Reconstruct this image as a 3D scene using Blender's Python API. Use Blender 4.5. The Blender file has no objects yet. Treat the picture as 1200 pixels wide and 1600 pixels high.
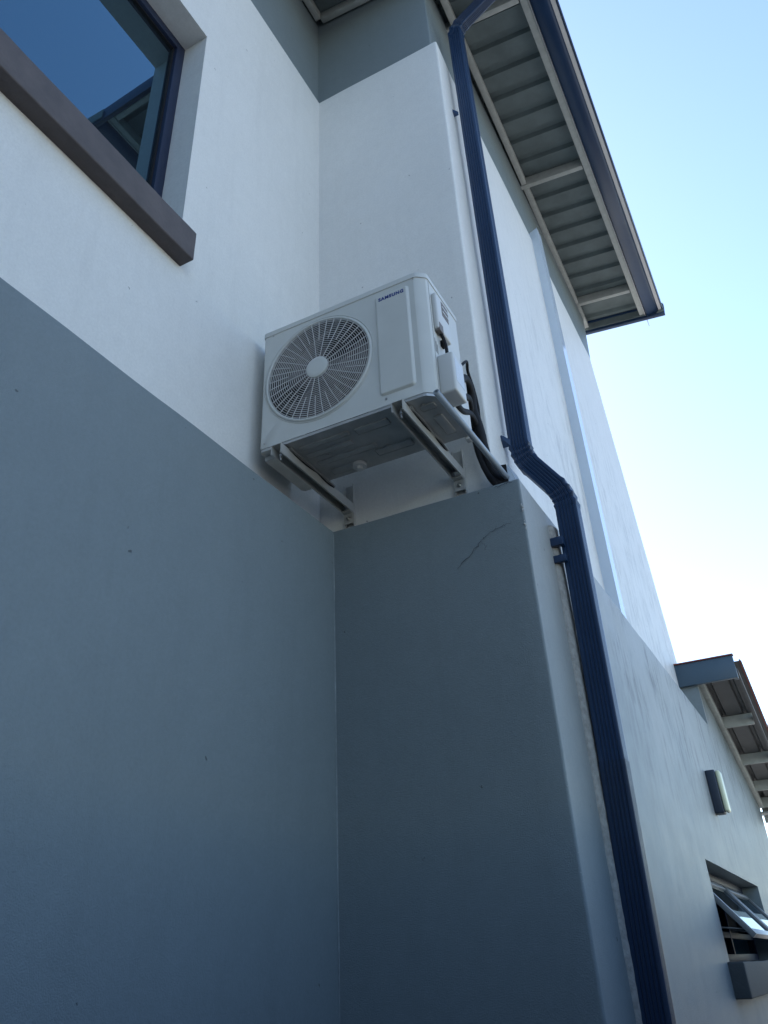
import bpy, bmesh, math, random
from mathutils import Vector, Matrix, noise

random.seed(4)
S = bpy.context.scene
COL = S.collection
R = math.radians

# ------------------------------------------------------------------ camera
cam_d = bpy.data.cameras.new("camera")
cam = bpy.data.objects.new("camera", cam_d)
COL.objects.link(cam)
Rt = ((0.87956187, 0.4741538, -0.03935835),
      (-0.28696384, 0.46269622, -0.8387872),
      (-0.37950318, 0.74905966, 0.54303495))
rx, ry, rz = Vector(Rt[0]), -Vector(Rt[1]), -Vector(Rt[2])
M = Matrix((( rx.x, ry.x, rz.x, 1.9826), (rx.y, ry.y, rz.y, -3.2273), (rx.z, ry.z, rz.z, -1.8415), (0, 0, 0, 1)))
cam.matrix_world = M
cam_d.sensor_fit = 'VERTICAL'
cam_d.sensor_height = 24.0
cam_d.lens = 1253.4 / 1600 * 24
cam_d.shift_x = (600 - 585.7) / 1600
cam_d.shift_y = (713.6 - 800) / 1600
cam_d.clip_start = 0.05
cam_d.clip_end = 3000
S.camera = cam

# ------------------------------------------------------------------ sky and sun
SUN_EL, SUN_AZ = R(40), R(-40)          # azimuth measured from +Y towards +X
w = bpy.data.worlds.new("World"); S.world = w; w.use_nodes = True
nt = w.node_tree
bg = nt.nodes['Background']
sky = nt.nodes.new('ShaderNodeTexSky')
sky.sky_type = 'NISHITA'; sky.sun_disc = False
sky.sun_elevation = SUN_EL; sky.sun_rotation = SUN_AZ
sky.air_density = 1.0; sky.dust_density = 0.3; sky.ozone_density = 1.8
nt.links.new(sky.outputs[0], bg.inputs[0])
bg.inputs[1].default_value = 0.12
sd = bpy.data.lights.new("sun", 'SUN'); sd.energy = 3.0; sd.angle = R(0.5); sd.color = (1, .95, .88)
so = bpy.data.objects.new("sun", sd); COL.objects.link(so)
dirv = Vector((math.sin(SUN_AZ) * math.cos(SUN_EL), math.cos(SUN_AZ) * math.cos(SUN_EL), math.sin(SUN_EL)))
so.rotation_euler = dirv.to_track_quat('Z', 'Y').to_euler()

S.view_settings.view_transform = 'Standard'
S.view_settings.look = 'None'
S.view_settings.gamma = 1
S.view_settings.exposure = 1.68
S.render.resolution_x = 768; S.render.resolution_y = 1024

# ------------------------------------------------------------------ materials
def mat(name, col, rough=.6, metal=0, spec=.5, var=0, vscale=6, bump=0, bscale=80, coat=0):
    m = bpy.data.materials.new(name); m.use_nodes = True
    n = m.node_tree; b = n.nodes['Principled BSDF']
    b.inputs['Base Color'].default_value = (*col, 1)
    b.inputs['Roughness'].default_value = rough
    b.inputs['Metallic'].default_value = metal
    b.inputs['Specular IOR Level'].default_value = spec
    if coat: b.inputs['Coat Weight'].default_value = coat
    tc = n.nodes.new('ShaderNodeTexCoord')
    if var:
        t = n.nodes.new('ShaderNodeTexNoise'); t.inputs['Scale'].default_value = vscale
        t.inputs['Detail'].default_value = 6; t.inputs['Roughness'].default_value = .6
        n.links.new(tc.outputs['Object'], t.inputs['Vector'])
        r = n.nodes.new('ShaderNodeMapRange')
        r.inputs['From Min'].default_value = .3; r.inputs['From Max'].default_value = .7
        r.inputs['To Min'].default_value = 1 - var; r.inputs['To Max'].default_value = 1 + var
        n.links.new(t.outputs['Fac'], r.inputs['Value'])
        mx = n.nodes.new('ShaderNodeVectorMath'); mx.operation = 'SCALE'
        mx.inputs[0].default_value = col
        n.links.new(r.outputs[0], mx.inputs['Scale'])
        n.links.new(mx.outputs[0], b.inputs['Base Color'])
        r2 = n.nodes.new('ShaderNodeMapRange')
        r2.inputs['To Min'].default_value = max(.02, rough - .1); r2.inputs['To Max'].default_value = min(1, rough + .1)
        n.links.new(t.outputs['Fac'], r2.inputs['Value']); n.links.new(r2.outputs[0], b.inputs['Roughness'])
    if bump:
        t = n.nodes.new('ShaderNodeTexNoise'); t.inputs['Scale'].default_value = bscale
        t.inputs['Detail'].default_value = 4
        n.links.new(tc.outputs['Object'], t.inputs['Vector'])
        bp = n.nodes.new('ShaderNodeBump'); bp.inputs['Strength'].default_value = bump
        bp.inputs['Distance'].default_value = .004
        n.links.new(t.outputs['Fac'], bp.inputs['Height']); n.links.new(bp.outputs[0], b.inputs['Normal'])
    return m


def plaster(name, col, rough=.62, spec=.5, streak=0, lit_side_stain=None):
    """painted plaster: faint roller mottling, fine grit, sparse chips, trowel waves"""
    m = bpy.data.materials.new(name); m.use_nodes = True
    n = m.node_tree; L = n.links; b = n.nodes['Principled BSDF']
    b.inputs['Specular IOR Level'].default_value = spec
    tc = n.nodes.new('ShaderNodeTexCoord')
    def noi(scale, detail=5, rg=.6, vec=None):
        t = n.nodes.new('ShaderNodeTexNoise'); t.inputs['Scale'].default_value = scale
        t.inputs['Detail'].default_value = detail; t.inputs['Roughness'].default_value = rg
        L.new(vec or tc.outputs['Object'], t.inputs['Vector']); return t.outputs['Fac']
    def rng(src, a, bb, c, d):
        r = n.nodes.new('ShaderNodeMapRange')
        for k, v in zip(('From Min', 'From Max', 'To Min', 'To Max'), (a, bb, c, d)): r.inputs[k].default_value = v
        L.new(src, r.inputs['Value']); return r.outputs[0]
    def mul(a, bb, op='MULTIPLY'):
        x = n.nodes.new('ShaderNodeMath'); x.operation = op
        for i, s in enumerate((a, bb)):
            if isinstance(s, (int, float)): x.inputs[i].default_value = s
            else: L.new(s, x.inputs[i])
        return x.outputs[0]
    f = mul(rng(noi(1.3), .3, .7, .97, 1.03), rng(noi(14), .3, .7, .97, 1.02))
    f = mul(f, rng(noi(75, 4, .7), .3, .7, .94, 1.05))
    # vertical runs of dirt
    mp = n.nodes.new('ShaderNodeMapping'); mp.inputs['Scale'].default_value = (9, 9, .7)
    L.new(tc.outputs['Object'], mp.inputs['Vector'])
    f = mul(f, rng(noi(1, 6, .7, mp.outputs[0]), .5, .85, 1.0, .93))
    # sparse chips and pin holes
    vo = n.nodes.new('ShaderNodeTexVoronoi'); vo.inputs['Scale'].default_value = 6.5
    vo.inputs['Randomness'].default_value = 1
    dv = n.nodes.new('ShaderNodeVectorMath'); dv.operation = 'ADD'
    wn = n.nodes.new('ShaderNodeTexNoise'); wn.inputs['Scale'].default_value = 60
    L.new(tc.outputs['Object'], wn.inputs['Vector'])
    sc = n.nodes.new('ShaderNodeVectorMath'); sc.operation = 'SCALE'; sc.inputs['Scale'].default_value = .03
    L.new(wn.outputs['Color'], sc.inputs[0]); L.new(tc.outputs['Object'], dv.inputs[0]); L.new(sc.outputs[0], dv.inputs[1])
    L.new(dv.outputs[0], vo.inputs['Vector'])
    chip = rng(vo.outputs['Distance'], .022, .042, 1, 0)
    f = mul(f, rng(chip, 0, 1, 1, .45))
    if streak:
        ge = n.nodes.new('ShaderNodeNewGeometry')
        sp = n.nodes.new('ShaderNodeSeparateXYZ'); L.new(ge.outputs['Position'], sp.inputs[0])
        sn = n.nodes.new('ShaderNodeSeparateXYZ'); L.new(ge.outputs['Normal'], sn.inputs[0])
        mask = mul(rng(sn.outputs[0], .8, .9, 0, 1), rng(sp.outputs[1], .5, 1.6, 0, 1))
        mask = mul(mask, rng(sp.outputs[2], -1.4, -.4, 0, 1))
        mask = mul(mask, rng(sp.outputs[2], 1.6, 2.9, 1, .15))
        mp2 = n.nodes.new('ShaderNodeMapping'); mp2.inputs['Scale'].default_value = (3, 5, 1.2)
        mp2.inputs['Rotation'].default_value = (R(12), 0, 0)
        L.new(tc.outputs['Object'], mp2.inputs['Vector'])
        st = rng(noi(2.6, 9, .75, mp2.outputs[0]), .47, .60, 0, 1)
        st2 = rng(noi(1.7, 3), .40, .55, 0, 1)
        f = mul(f, rng(mul(mul(st, st2), mask), 0, 1, 1, 1 - streak))
    cv = n.nodes.new('ShaderNodeVectorMath'); cv.operation = 'SCALE'; cv.inputs[0].default_value = col
    if lit_side_stain:
        # pale staining plus the side wall's stronger light, painted in below the ledge
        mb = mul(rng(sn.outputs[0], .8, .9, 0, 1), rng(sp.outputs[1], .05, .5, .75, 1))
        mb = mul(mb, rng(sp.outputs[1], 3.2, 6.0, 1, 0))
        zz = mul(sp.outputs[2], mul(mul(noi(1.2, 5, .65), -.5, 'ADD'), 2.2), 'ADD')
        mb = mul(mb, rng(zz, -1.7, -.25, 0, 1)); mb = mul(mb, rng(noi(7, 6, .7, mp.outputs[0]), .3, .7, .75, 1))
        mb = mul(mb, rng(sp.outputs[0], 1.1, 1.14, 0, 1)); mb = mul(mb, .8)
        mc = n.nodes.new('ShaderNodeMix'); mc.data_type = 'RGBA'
        mc.inputs[6].default_value = (*col, 1); mc.inputs[7].default_value = (*lit_side_stain, 1)
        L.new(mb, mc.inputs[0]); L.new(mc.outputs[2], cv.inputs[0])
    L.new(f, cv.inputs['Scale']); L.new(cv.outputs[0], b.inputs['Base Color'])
    L.new(rng(noi(5), .3, .7, rough - .03, rough + .03), b.inputs['Roughness'])
    h = mul(mul(noi(210, 3), .8), mul(noi(6, 4), 1.1), 'ADD')
    h = mul(h, mul(chip, -.9), 'ADD')
    bp = n.nodes.new('ShaderNodeBump'); bp.inputs['Strength'].default_value = .75; bp.inputs['Distance'].default_value = .003
    L.new(h, bp.inputs['Height']); L.new(bp.outputs[0], b.inputs['Normal'])
    return m

LIGHT = plaster('paint_light_grey', (.71, .70, .67), .5, .5, .24)
GREY = plaster('paint_mid_grey', (.172, .204, .214), .5, .5, .6, lit_side_stain=(.40, .39, .36))
SILL = mat('sill_brown_grey', (.095, .08, .08), .7, var=.2, vscale=9, bump=.4, bscale=60)
NAVY = mat('navy_enamel', (.007, .027, .072), .36, var=.08, vscale=4)
FRAME = mat('window_frame_navy', (.012, .02, .05), .55, spec=.35)
TIMBER = mat('grey_painted_timber', (.40, .41, .385), .65, var=.12, vscale=14, bump=.3, bscale=70)
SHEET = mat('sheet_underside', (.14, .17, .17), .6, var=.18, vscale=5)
WHITEM = mat('white_coated_metal', (.62, .60, .58), .4, var=.05)
CASE = mat('casing_cream', (.55, .555, .525), .42, var=.045, vscale=5, bump=.05, bscale=300)
PLAST = mat('plastic_white', (.56, .56, .54), .4)
GRILLE = mat('grille_plastic', (.56, .55, .54), .45)
FANM = mat('fan_plastic', (.10, .085, .085), .5)
DARK = mat('black_interior', (.012, .012, .014), .7)
GALV = mat('galvanised_tray', (.42, .42, .41), .42, metal=.5, var=.16, vscale=9, bump=.15, bscale=25)
STRUT = mat('strut_zinc', (.50, .49, .46), .42, metal=.35, var=.07, vscale=20)
BOLT = mat('zinc_bolt', (.45, .44, .42), .3, metal=.9)
RUBBER = mat('black_rubber', (.012, .012, .014), .7, spec=.25, bump=.3, bscale=60)
CONDUIT = mat('grey_conduit', (.30, .34, .38), .3, spec=.6)
TRUNK = mat('white_trunking', (.53, .60, .68), .2, spec=.8, var=.03)
BLUE = mat('letter_blue', (.005, .03, .20), .4)
CREAM = mat('diffuser_cream', (.72, .72, .50), .35)
MORTAR = mat('bare_mortar', (.29, .28, .26), .9, var=.25, vscale=40, bump=1.0, bscale=150)
CRACKM = mat('crack_dark', (.035, .04, .045), .9)
CHIPM = mat('chipped_plaster', (.42, .42, .40), .9, var=.15, vscale=30)
RED = mat('red_oxide_edge', (.22, .05, .04), .6)
GROUND = mat('ground_paving', (.28, .27, .245), .9, var=.25, vscale=.8, bump=.5, bscale=20)
LABELM = mat('faded_label', (.55, .58, .62), .5, var=.1, vscale=90)

def glass(name, tint, k):
    m = bpy.data.materials.new(name); m.use_nodes = True
    n = m.node_tree; n.nodes.remove(n.nodes['Principled BSDF'])
    out = n.nodes['Material Output']
    g = n.nodes.new('ShaderNodeBsdfGlossy'); g.inputs['Roughness'].default_value = .015
    g.inputs['Color'].default_value = (*tint, 1)
    d = n.nodes.new('ShaderNodeBsdfDiffuse'); d.inputs['Color'].default_value = (.01, .012, .014, 1)
    mx = n.nodes.new('ShaderNodeMixShader')
    fr = n.nodes.new('ShaderNodeFresnel'); fr.inputs['IOR'].default_value = k
    n.links.new(fr.outputs[0], mx.inputs[0]); n.links.new(d.outputs[0], mx.inputs[1]); n.links.new(g.outputs[0], mx.inputs[2])
    n.links.new(mx.outputs[0], out.inputs['Surface'])
    return m
GLASS = glass('tinted_glass', (.46, .80, 1.0), 3.0)
GLASS2 = glass('clear_dark_glass', (.5, .58, .65), 1.4)

# ------------------------------------------------------------------ mesh helpers
def V(*a): return Vector(a)

def hexa(bm, P, mi=0):
    """eight points: bottom ring 0-3 (ccw from above), top ring 4-7"""
    v = [bm.verts.new(p) for p in P]
    fs = [(3, 2, 1, 0), (4, 5, 6, 7), (0, 1, 5, 4), (1, 2, 6, 5), (2, 3, 7, 6), (3, 0, 4, 7)]
    out = []
    for f in fs:
        q = bm.faces.new([v[i] for i in f]); q.material_index = mi; out.append(q)
    return v, out

def box(bm, x0, x1, y0, y1, z0, z1, bev=0, seg=2, mi=0):
    v, f = hexa(bm, [(x0, y0, z0), (x1, y0, z0), (x1, y1, z0), (x0, y1, z0), (x0, y0, z1), (x1, y0, z1), (x1, y1, z1), (x0, y1, z1)], mi)
    if bev:
        es = list({e for q in f for e in q.edges})
        bmesh.ops.bevel(bm, geom=es, offset=bev, segments=seg, profile=.5, affect='EDGES')
    return v

def obox(bm, a, b, wid, hgt, up=(0, 0, 1), bev=0, mi=0):
    """bar from a to b, width sideways, height along up"""
    a, b = Vector(a), Vector(b); d = (b - a).normalized(); up = Vector(up)
    s = d.cross(up).normalized(); u = s.cross(d).normalized()
    s *= wid / 2; u *= hgt / 2
    v, f = hexa(bm, [a - s - u, b - s - u, b + s - u, a + s - u, a - s + u, b - s + u, b + s + u, a + s + u], mi)
    if bev:
        bmesh.ops.bevel(bm, geom=list({e for q in f for e in q.edges}), offset=bev, segments=2, profile=.5, affect='EDGES')

def coords(a, b, r, step):
    n = max(1, int(round((b - a - 2 * r) / step)))
    mid = [a + r + (b - a - 2 * r) * i / n for i in range(n + 1)]
    if r <= 0: return mid
    e = [a, a + r * .12, a + r * .32, a + r * .62]
    return e + mid + [a + b - q for q in reversed(e)]

def rbox(bm, x0, x1, y0, y1, z0, z1, r=.012, step=.08, amp=.0015, warp=None, ystep=None, extra=()):
    """rounded, slightly uneven plastered block"""
    X, Y, Z = coords(x0, x1, r, step), coords(y0, y1, r, ystep or step), coords(z0, z1, r, step)
    Y = sorted(Y + list(extra))
    cache = {}
    def vert(i, j, k):
        key = (i, j, k)
        if key in cache: return cache[key]
        p = Vector((X[i], Y[j], Z[k]))
        c = Vector((min(max(p.x, x0 + r), x1 - r), min(max(p.y, y0 + r), y1 - r), min(max(p.z, z0 + r), z1 - r)))
        d = p - c
        if d.length > 1e-9:
            m = max(abs(d.x), abs(d.y), abs(d.z)); d = d.normalized() * m if r > 0 else d
            p = c + d
        q = p * 2.3
        p = p + Vector((noise.noise(q), noise.noise(q + Vector((9, 3, 1))), noise.noise(q + Vector((1, 7, 4))))) * amp * 1.6
        q = p * 13
        p = p + Vector((noise.noise(q), noise.noise(q + Vector((9, 3, 1))), noise.noise(q + Vector((1, 7, 4))))) * amp * .6
        if warp: p = warp(p)
        cache[key] = bm.verts.new(p); return cache[key]
    nx, ny, nz = len(X) - 1, len(Y) - 1, len(Z) - 1
    for i in range(nx):
        for j in range(ny):
            bm.faces.new([vert(i, j, 0), vert(i, j + 1, 0), vert(i + 1, j + 1, 0), vert(i + 1, j, 0)])
            bm.faces.new([vert(i, j, nz), vert(i + 1, j, nz), vert(i + 1, j + 1, nz), vert(i, j + 1, nz)])
    for i in range(nx):
        for k in range(nz):
            bm.faces.new([vert(i, 0, k), vert(i + 1, 0, k), vert(i + 1, 0, k + 1), vert(i, 0, k + 1)])
            bm.faces.new([vert(i, ny, k), vert(i, ny, k + 1), vert(i + 1, ny, k + 1), vert(i + 1, ny, k)])
    for j in range(ny):
        for k in range(nz):
            bm.faces.new([vert(0, j, k), vert(0, j, k + 1), vert(0, j + 1, k + 1), vert(0, j + 1, k)])
            bm.faces.new([vert(nx, j, k), vert(nx, j + 1, k), vert(nx, j + 1, k + 1), vert(nx, j, k + 1)])

def tube(bm, pts, rad, seg=14, caps=True, radii=None):
    pts = [Vector(p) for p in pts]; rings = []
    t0 = (pts[1] - pts[0]).normalized()
    ref = Vector((0, 0, 1)) if abs(t0.z) < .9 else Vector((1, 0, 0))
    u = t0.cross(ref).normalized()
    for i, p in enumerate(pts):
        t = (pts[min(i + 1, len(pts) - 1)] - pts[max(i - 1, 0)]).normalized()
        u = (u - t * u.dot(t)).normalized(); v = t.cross(u)
        r = radii[i] if radii else rad
        rings.append([bm.verts.new(p + (u * math.cos(2 * math.pi * k / seg) + v * math.sin(2 * math.pi * k / seg)) * r) for k in range(seg)])
    for a, b in zip(rings, rings[1:]):
        for k in range(seg): bm.faces.new([a[k], a[(k + 1) % seg], b[(k + 1) % seg], b[k]])
    if caps: bm.faces.new(rings[0][::-1]); bm.faces.new(rings[-1])

def spline(pts, n=8):
    pts = [Vector(p) for p in pts]; out = []
    P = [pts[0] * 2 - pts[1]] + pts + [pts[-1] * 2 - pts[-2]]
    for i in range(1, len(P) - 2):
        for k in range(n):
            t = k / n; a, b, c, d = P[i - 1:i + 3]
            out.append(.5 * ((2 * b) + (c - a) * t + (2 * a - 5 * b + 4 * c - d) * t * t + (3 * b - a - 3 * c + d) * t ** 3))
    out.append(pts[-1]); return out

def cyl(bm, a, b, r, seg=20):
    tube(bm, [a, b], r, seg)

def thing(name, label, cat, loc, group=None):
    o = bpy.data.objects.new(name, None); COL.objects.link(o)
    o.location = loc; o['label'] = label; o['category'] = cat; o.empty_display_size = .1
    if group: o['group'] = group
    return o

def part(name, bm, m, root=None, parent=None, smooth=None, label=None):
    """one mesh; vertices given in world space, stored relative to the thing's base"""
    off = root.location if root else Vector((0, 0, 0))
    for v in bm.verts: v.co -= off
    bmesh.ops.recalc_face_normals(bm, faces=bm.faces)
    me = bpy.data.meshes.new(name); bm.to_mesh(me); bm.free()
    for q in (m if isinstance(m, (list, tuple)) else [m]): me.materials.append(q)
    o = bpy.data.objects.new(name, me); COL.objects.link(o)
    if root: o.parent = parent or root
    if smooth is not None:
        me.shade_smooth()
        if smooth < 179: me.set_sharp_from_angle(angle=R(smooth))
    if label: o['label'] = label
    return o

def B(): return bmesh.new()

def parts(name, bm, m, root=None, parent=None, smooth=None, label=None):
    """one object per loose piece of the mesh"""
    left = set(bm.verts); out = []
    while left:
        seed = left.pop(); isl = {seed}; st = [seed]
        while st:
            for e in st.pop().link_edges:
                for w_ in e.verts:
                    if w_ not in isl: isl.add(w_); st.append(w_)
        left -= isl
        nb_ = bmesh.new(); mp = {v: nb_.verts.new(v.co) for v in isl}
        for f in {f for v in isl for f in v.link_faces}: nb_.faces.new([mp[v] for v in f.verts]).material_index = f.material_index
        out.append(part(name, nb_, m, root, parent, smooth, label))
    bm.free(); return out

# ------------------------------------------------------------------ main dimensions (metres; z = 0 is the ledge)
W, Q, P_, ZT, GZ = 1.0, .162, .202, 3.935, -3.39
XO = W + Q

# ground
bm = B()
vs = [bm.verts.new(p) for p in ((-900, -900, GZ), (900, -900, GZ), (900, 900, GZ), (-900, 900, GZ))]
bm.faces.new(vs)
g = part('ground', bm, GROUND); g['kind'] = 'structure'

# ------------------------------------------------------------------ the house
house = thing('house', 'two storey house of light and mid grey painted plaster with an open corrugated eave', 'house', (0, 0, GZ))

WY0, WY1, WZ0, WZ1 = -3.05, -1.272, 1.20, 2.91     # window opening in wall A
def up_warp(p):
    q = p.copy()
    if p.y < .3 and p.x > .6:
        q.x += (-.012 + .0068 * p.z) * (p.x - .6) / .4 * (1 - max(0, p.y) / .3)
    if p.y > 2.5:
        yend = 5.42 - .31 * max(p.z, -.1)
        q.y = 2.5 + (p.y - 2.5) * (yend - 2.5) / 2.5
    return q
bm = B(); rbox(bm, -.3, W, 0, 5.0, -.06, ZT, r=.014, step=.1, amp=.0015, warp=up_warp)
part('upper_wall', bm, LIGHT, house, smooth=180)
bm = B()
for a in ((-6, .02, -.05, WZ0 - .02), (WY1, .02, WZ0 - .02, WZ1), (-6, WY0, WZ0 - .02, WZ1), (-6, .02, WZ1, ZT)):
    box(bm, -.3, 0, *a)
bmesh.ops.remove_doubles(bm, verts=bm.verts, dist=1e-5)
part('upper_wall', bm, LIGHT, house)
# top band, set back a little
bm = B()
rbox(bm, -.3, .968, .012, 4.9, ZT - .03, 5.35, r=.01, step=.12, amp=.0015,
     warp=lambda p: Vector((p.x, 2.5 + (p.y - 2.5) * ((4.46 + .3 * (p.z - 4.12) - 2.5) / 2.4) if p.y > 2.5 else p.y, p.z)))
box(bm, -.3, -.012, -6, .03, ZT - .03, 5.35)
part('wall_band', bm, GREY, house, smooth=40, label='darker grey band under the eave')
# lower storey, standing proud of the wall above
bm = B()
rbox(bm, -.3, P_, -6, -P_ + .05, GZ - .1, 0, r=.008, step=.11, amp=.0016)
YW1 = 8.45
O0, O1, OZ0, OZ1 = 2.76, 5.62, -1.86, -1.30
def wz(y): return .40 - .20 * (y - 4.95)
def low_warp(p):
    q = p.copy()
    if p.y > 4.952 and p.z > -1.0:
        q.z = -1.0 + (p.z + 1.0) * (wz(p.y) + .10 + 1.0)
    return q
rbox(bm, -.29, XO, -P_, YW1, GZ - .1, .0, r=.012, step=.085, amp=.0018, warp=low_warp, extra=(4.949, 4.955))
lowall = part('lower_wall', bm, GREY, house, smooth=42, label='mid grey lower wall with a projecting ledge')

# plaster chips, crack, mortar bead on the lower wall
bm = B()
def ribbon(bm, pts, n, wd):
    n = Vector(n); pts = [Vector(p) for p in pts]; pr = None
    for i, p in enumerate(pts):
        t = (pts[min(i + 1, len(pts) - 1)] - pts[max(i - 1, 0)]).normalized()
        s = t.cross(n).normalized() * wd * (.5 + random.random()) * (0.35 if i in (0, len(pts) - 1) else 1)
        a, b = bm.verts.new(p - s), bm.verts.new(p + s)
        if pr: bm.faces.new([pr[0], a, b, pr[1]])
        pr = (a, b)
def jag(pts, k=6, amp=.006):
    out = []
    for a, b in zip(pts, pts[1:]):
        a, b = Vector(a), Vector(b)
        for i in range(k):
            q = a.lerp(b, i / k); q += Vector((random.uniform(-amp, amp), 0, random.uniform(-amp, amp))); out.append(q)
    out.append(Vector(pts[-1])); return out
yy = -P_ - .0045
ribbon(bm, jag([(.832, yy, -.361), (.912, yy, -.302), (.955, yy, -.262)]), (0, -1, 0), .0012)
ribbon(bm, jag([(.955, yy, -.262), (.975, yy, -.245), (1.057, yy, -.217), (1.102, yy, -.212)]), (0, -1, 0), .0007)
ribbon(bm, jag([(.955, yy, -.262), (.968, yy, -.285), (.972, yy, -.31)], 4), (0, -1, 0), .0006)
ribbon(bm, jag([(1.02, yy, -.231), (1.035, yy, -.20)], 4), (0, -1, 0), .0005)
ribbon(bm, jag([(1.05, yy, -.02), (1.10, yy, -.016), (1.13, yy, -.022)]), (0, -1, 0), .0012)
parts('crack', bm, CRACKM, house)
bm = B()
for k in range(26):
    zc = random.choice([random.uniform(-.27, -.13), random.uniform(-.27, -.16), random.uniform(-1.7, -.1)])
    rr = random.uniform(.002, .0065) * (1 if zc > -.3 else .6)
    c = Vector((XO - .003 + random.uniform(-.004, .002), -P_ + .002 + random.uniform(-.001, .002), zc))
    bmesh.ops.create_icosphere(bm, subdivisions=1, radius=rr, matrix=Matrix.Translation(c) @ Matrix.Rotation(random.random() * 6, 4, 'X') @ Matrix.Diagonal((.6, .6, random.uniform(.8, 2.5), 1)))
for v in bm.verts: v.co += Vector((noise.noise(v.co * 300), noise.noise(v.co * 300 + V(5, 5, 5)), noise.noise(v.co * 300 + V(9, 1, 5)))) * .002
parts('chipped_edge', bm, CHIPM, house, label='chipped plaster along the pier edge')
bm = B(); P = []
z = -.02
while z > GZ: P.append((P_ + .0015 + .0015 * noise.noise(V(1, 2, z * 3)), -P_ - .0015 + .0015 * noise.noise(V(5, 2, z * 3)), z)); z -= .05
tube(bm, P, .004, 6, radii=[.0026 + .0030 * noise.noise(V(2, 7, p[2] * 6)) for p in P])
part('corner_caulk', bm, mat('pale_caulk', (.21, .24, .25), .6, var=.2, vscale=30), house, smooth=80)
# rough mortar bead down the pier side behind the pipe
bm = B(); rings = []
z = -.07; seg = 10
while z > GZ:
    yc = .240 + .012 * noise.noise(V(0, 2, z * 1.7)) + .004 * noise.noise(V(3, 1, z * 9))
    rr = .060 + .006 * noise.noise(V(4, 2, z * 2.2)) + .0025 * noise.noise(V(8, 1, z * 23))
    ring = []
    for k in range(seg + 1):
        a = math.pi * k / seg
        q = 1 + .06 * noise.noise(V(k * .8, 3, z * 40))
        ring.append(bm.verts.new((XO - .002 + math.sin(a) * rr * .46 * q, yc - math.cos(a) * rr * q, z)))
    rings.append(ring); z -= .022
for a, b in zip(rings, rings[1:]):
    for k in range(seg): bm.faces.new([a[k], a[k + 1], b[k + 1], b[k]])
part('mortar_bead', bm, MORTAR, house, smooth=180, label='rough unpainted mortar bead beside the downpipe')

# ------------------------------------------------------------------ upper window
GX = -.20
bm = B()
fx0, fx1 = -.235, -.165; fw = .062
box(bm, fx0, fx1, WY1 - fw, WY1 + .005, WZ0 - .02, WZ1, bev=.004)
box(bm, fx0, fx1, WY0 - .005, WY0 + fw, WZ0 - .02, WZ1, bev=.004)
box(bm, fx0, fx1 - .001, WY0 + fw - .004, WY1 - fw + .004, WZ1 - fw, WZ1 + .004, bev=.004)
box(bm, fx0, fx1 - .001, WY0 + fw - .004, WY1 - fw + .004, WZ0 - .03, WZ0 + fw - .02, bev=.004)
win = part('window', bm, FRAME, house, smooth=35, label='navy framed window reflecting blue sky and the eave')
bm = B(); box(bm, GX - .006, GX, WY0 + fw - .01, WY1 - fw + .01, WZ0 + .02, WZ1 - fw + .01)
part('pane', bm, GLASS, house, win)
bm = B()
y0, y1 = WY1 - fw, WY0 + fw
for (a, b, c, d) in ((y0 - .010, y0, WZ0 + .04, WZ1 - fw), (y1, y1 + .010, WZ0 + .04, WZ1 - fw), (y1 + .01, y0 - .01, WZ1 - fw - .010, WZ1 - fw), (y1 + .01, y0 - .01, WZ0 + .042, WZ0 + .052)):
    box(bm, GX - .002, GX + .012, a, b, c, d)
part('glazing_bead', bm, RUBBER, house, win)
bm = B(); box(bm, -.34, -.30, WY0 - .1, WY1 + .1, WZ0 - .1, WZ1 + .1)
part('dark_room', bm, DARK, house, win)
bm = B(); rbox(bm, -.17, .082, -3.2, -1.245, .995, 1.178, r=.008, step=.06, amp=.0022)
part('sill', bm, SILL, house, win, smooth=180)

# ------------------------------------------------------------------ roof of the house
SL = .12
def rz_(x, o=0): return 5.02 - SL * x + o      # underside of the rafters
XE, YV, YF = 1.78, 4.9, -.32

def sheet(bm, x0, x1, y0, y1, off, pitch=.262, y_ref=.837):
    # ribbed sheet: ribs run down the slope, folded along y
    prof = []
    k0 = math.floor((y0 - y_ref) / pitch) - 1
    ys = [y0]
    for k in range(k0, k0 + int((y1 - y0) / pitch) + 4):
        c = y_ref + k * pitch
        prof += [(c - .052, 0), (c - .032, .038), (c + .032, .038), (c + .052, 0)]
    prof = [(y0, 0)] + [p for p in prof if y0 + .001 < p[0] < y1 - .001] + [(y1, 0)]
    t = .0012; rows = []
    for yv, h in prof:
        rows.append([bm.verts.new((xx, yv, rz_(xx, off + h + tt))) for xx, tt in ((x0, 0), (x1, 0), (x1, t), (x0, t))])
    for a, b in zip(rows, rows[1:]):
        for i in range(4): bm.faces.new([a[i], a[(i + 1) % 4], b[(i + 1) % 4], b[i]])
    bm.faces.new(rows[0]); bm.faces.new(rows[-1][::-1])
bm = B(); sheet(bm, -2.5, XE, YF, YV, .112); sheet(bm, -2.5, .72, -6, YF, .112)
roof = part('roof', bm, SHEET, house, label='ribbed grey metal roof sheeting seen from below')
def rbar(bm, p, q, wid, h, bev=.003):
    """bar whose underside is on the rafter line; p,q=(x,y)"""
    a = V(p[0], p[1], rz_(p[0], h / 2)); b = V(q[0], q[1], rz_(q[0], h / 2))
    obox(bm, a, b, wid, h, bev=bev)
for yr in (.53, 2.40, 4.40):
    bm = B(); rbar(bm, (-.1, yr), (1.60, yr), .05, .108)
    part('rafter', bm, TIMBER, house, roof, smooth=35)
bm = B(); rbar(bm, (-.1, -.28), (1.60, -.28), .05, .108); part('rafter', bm, TIMBER, house, roof, smooth=35)
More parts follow.
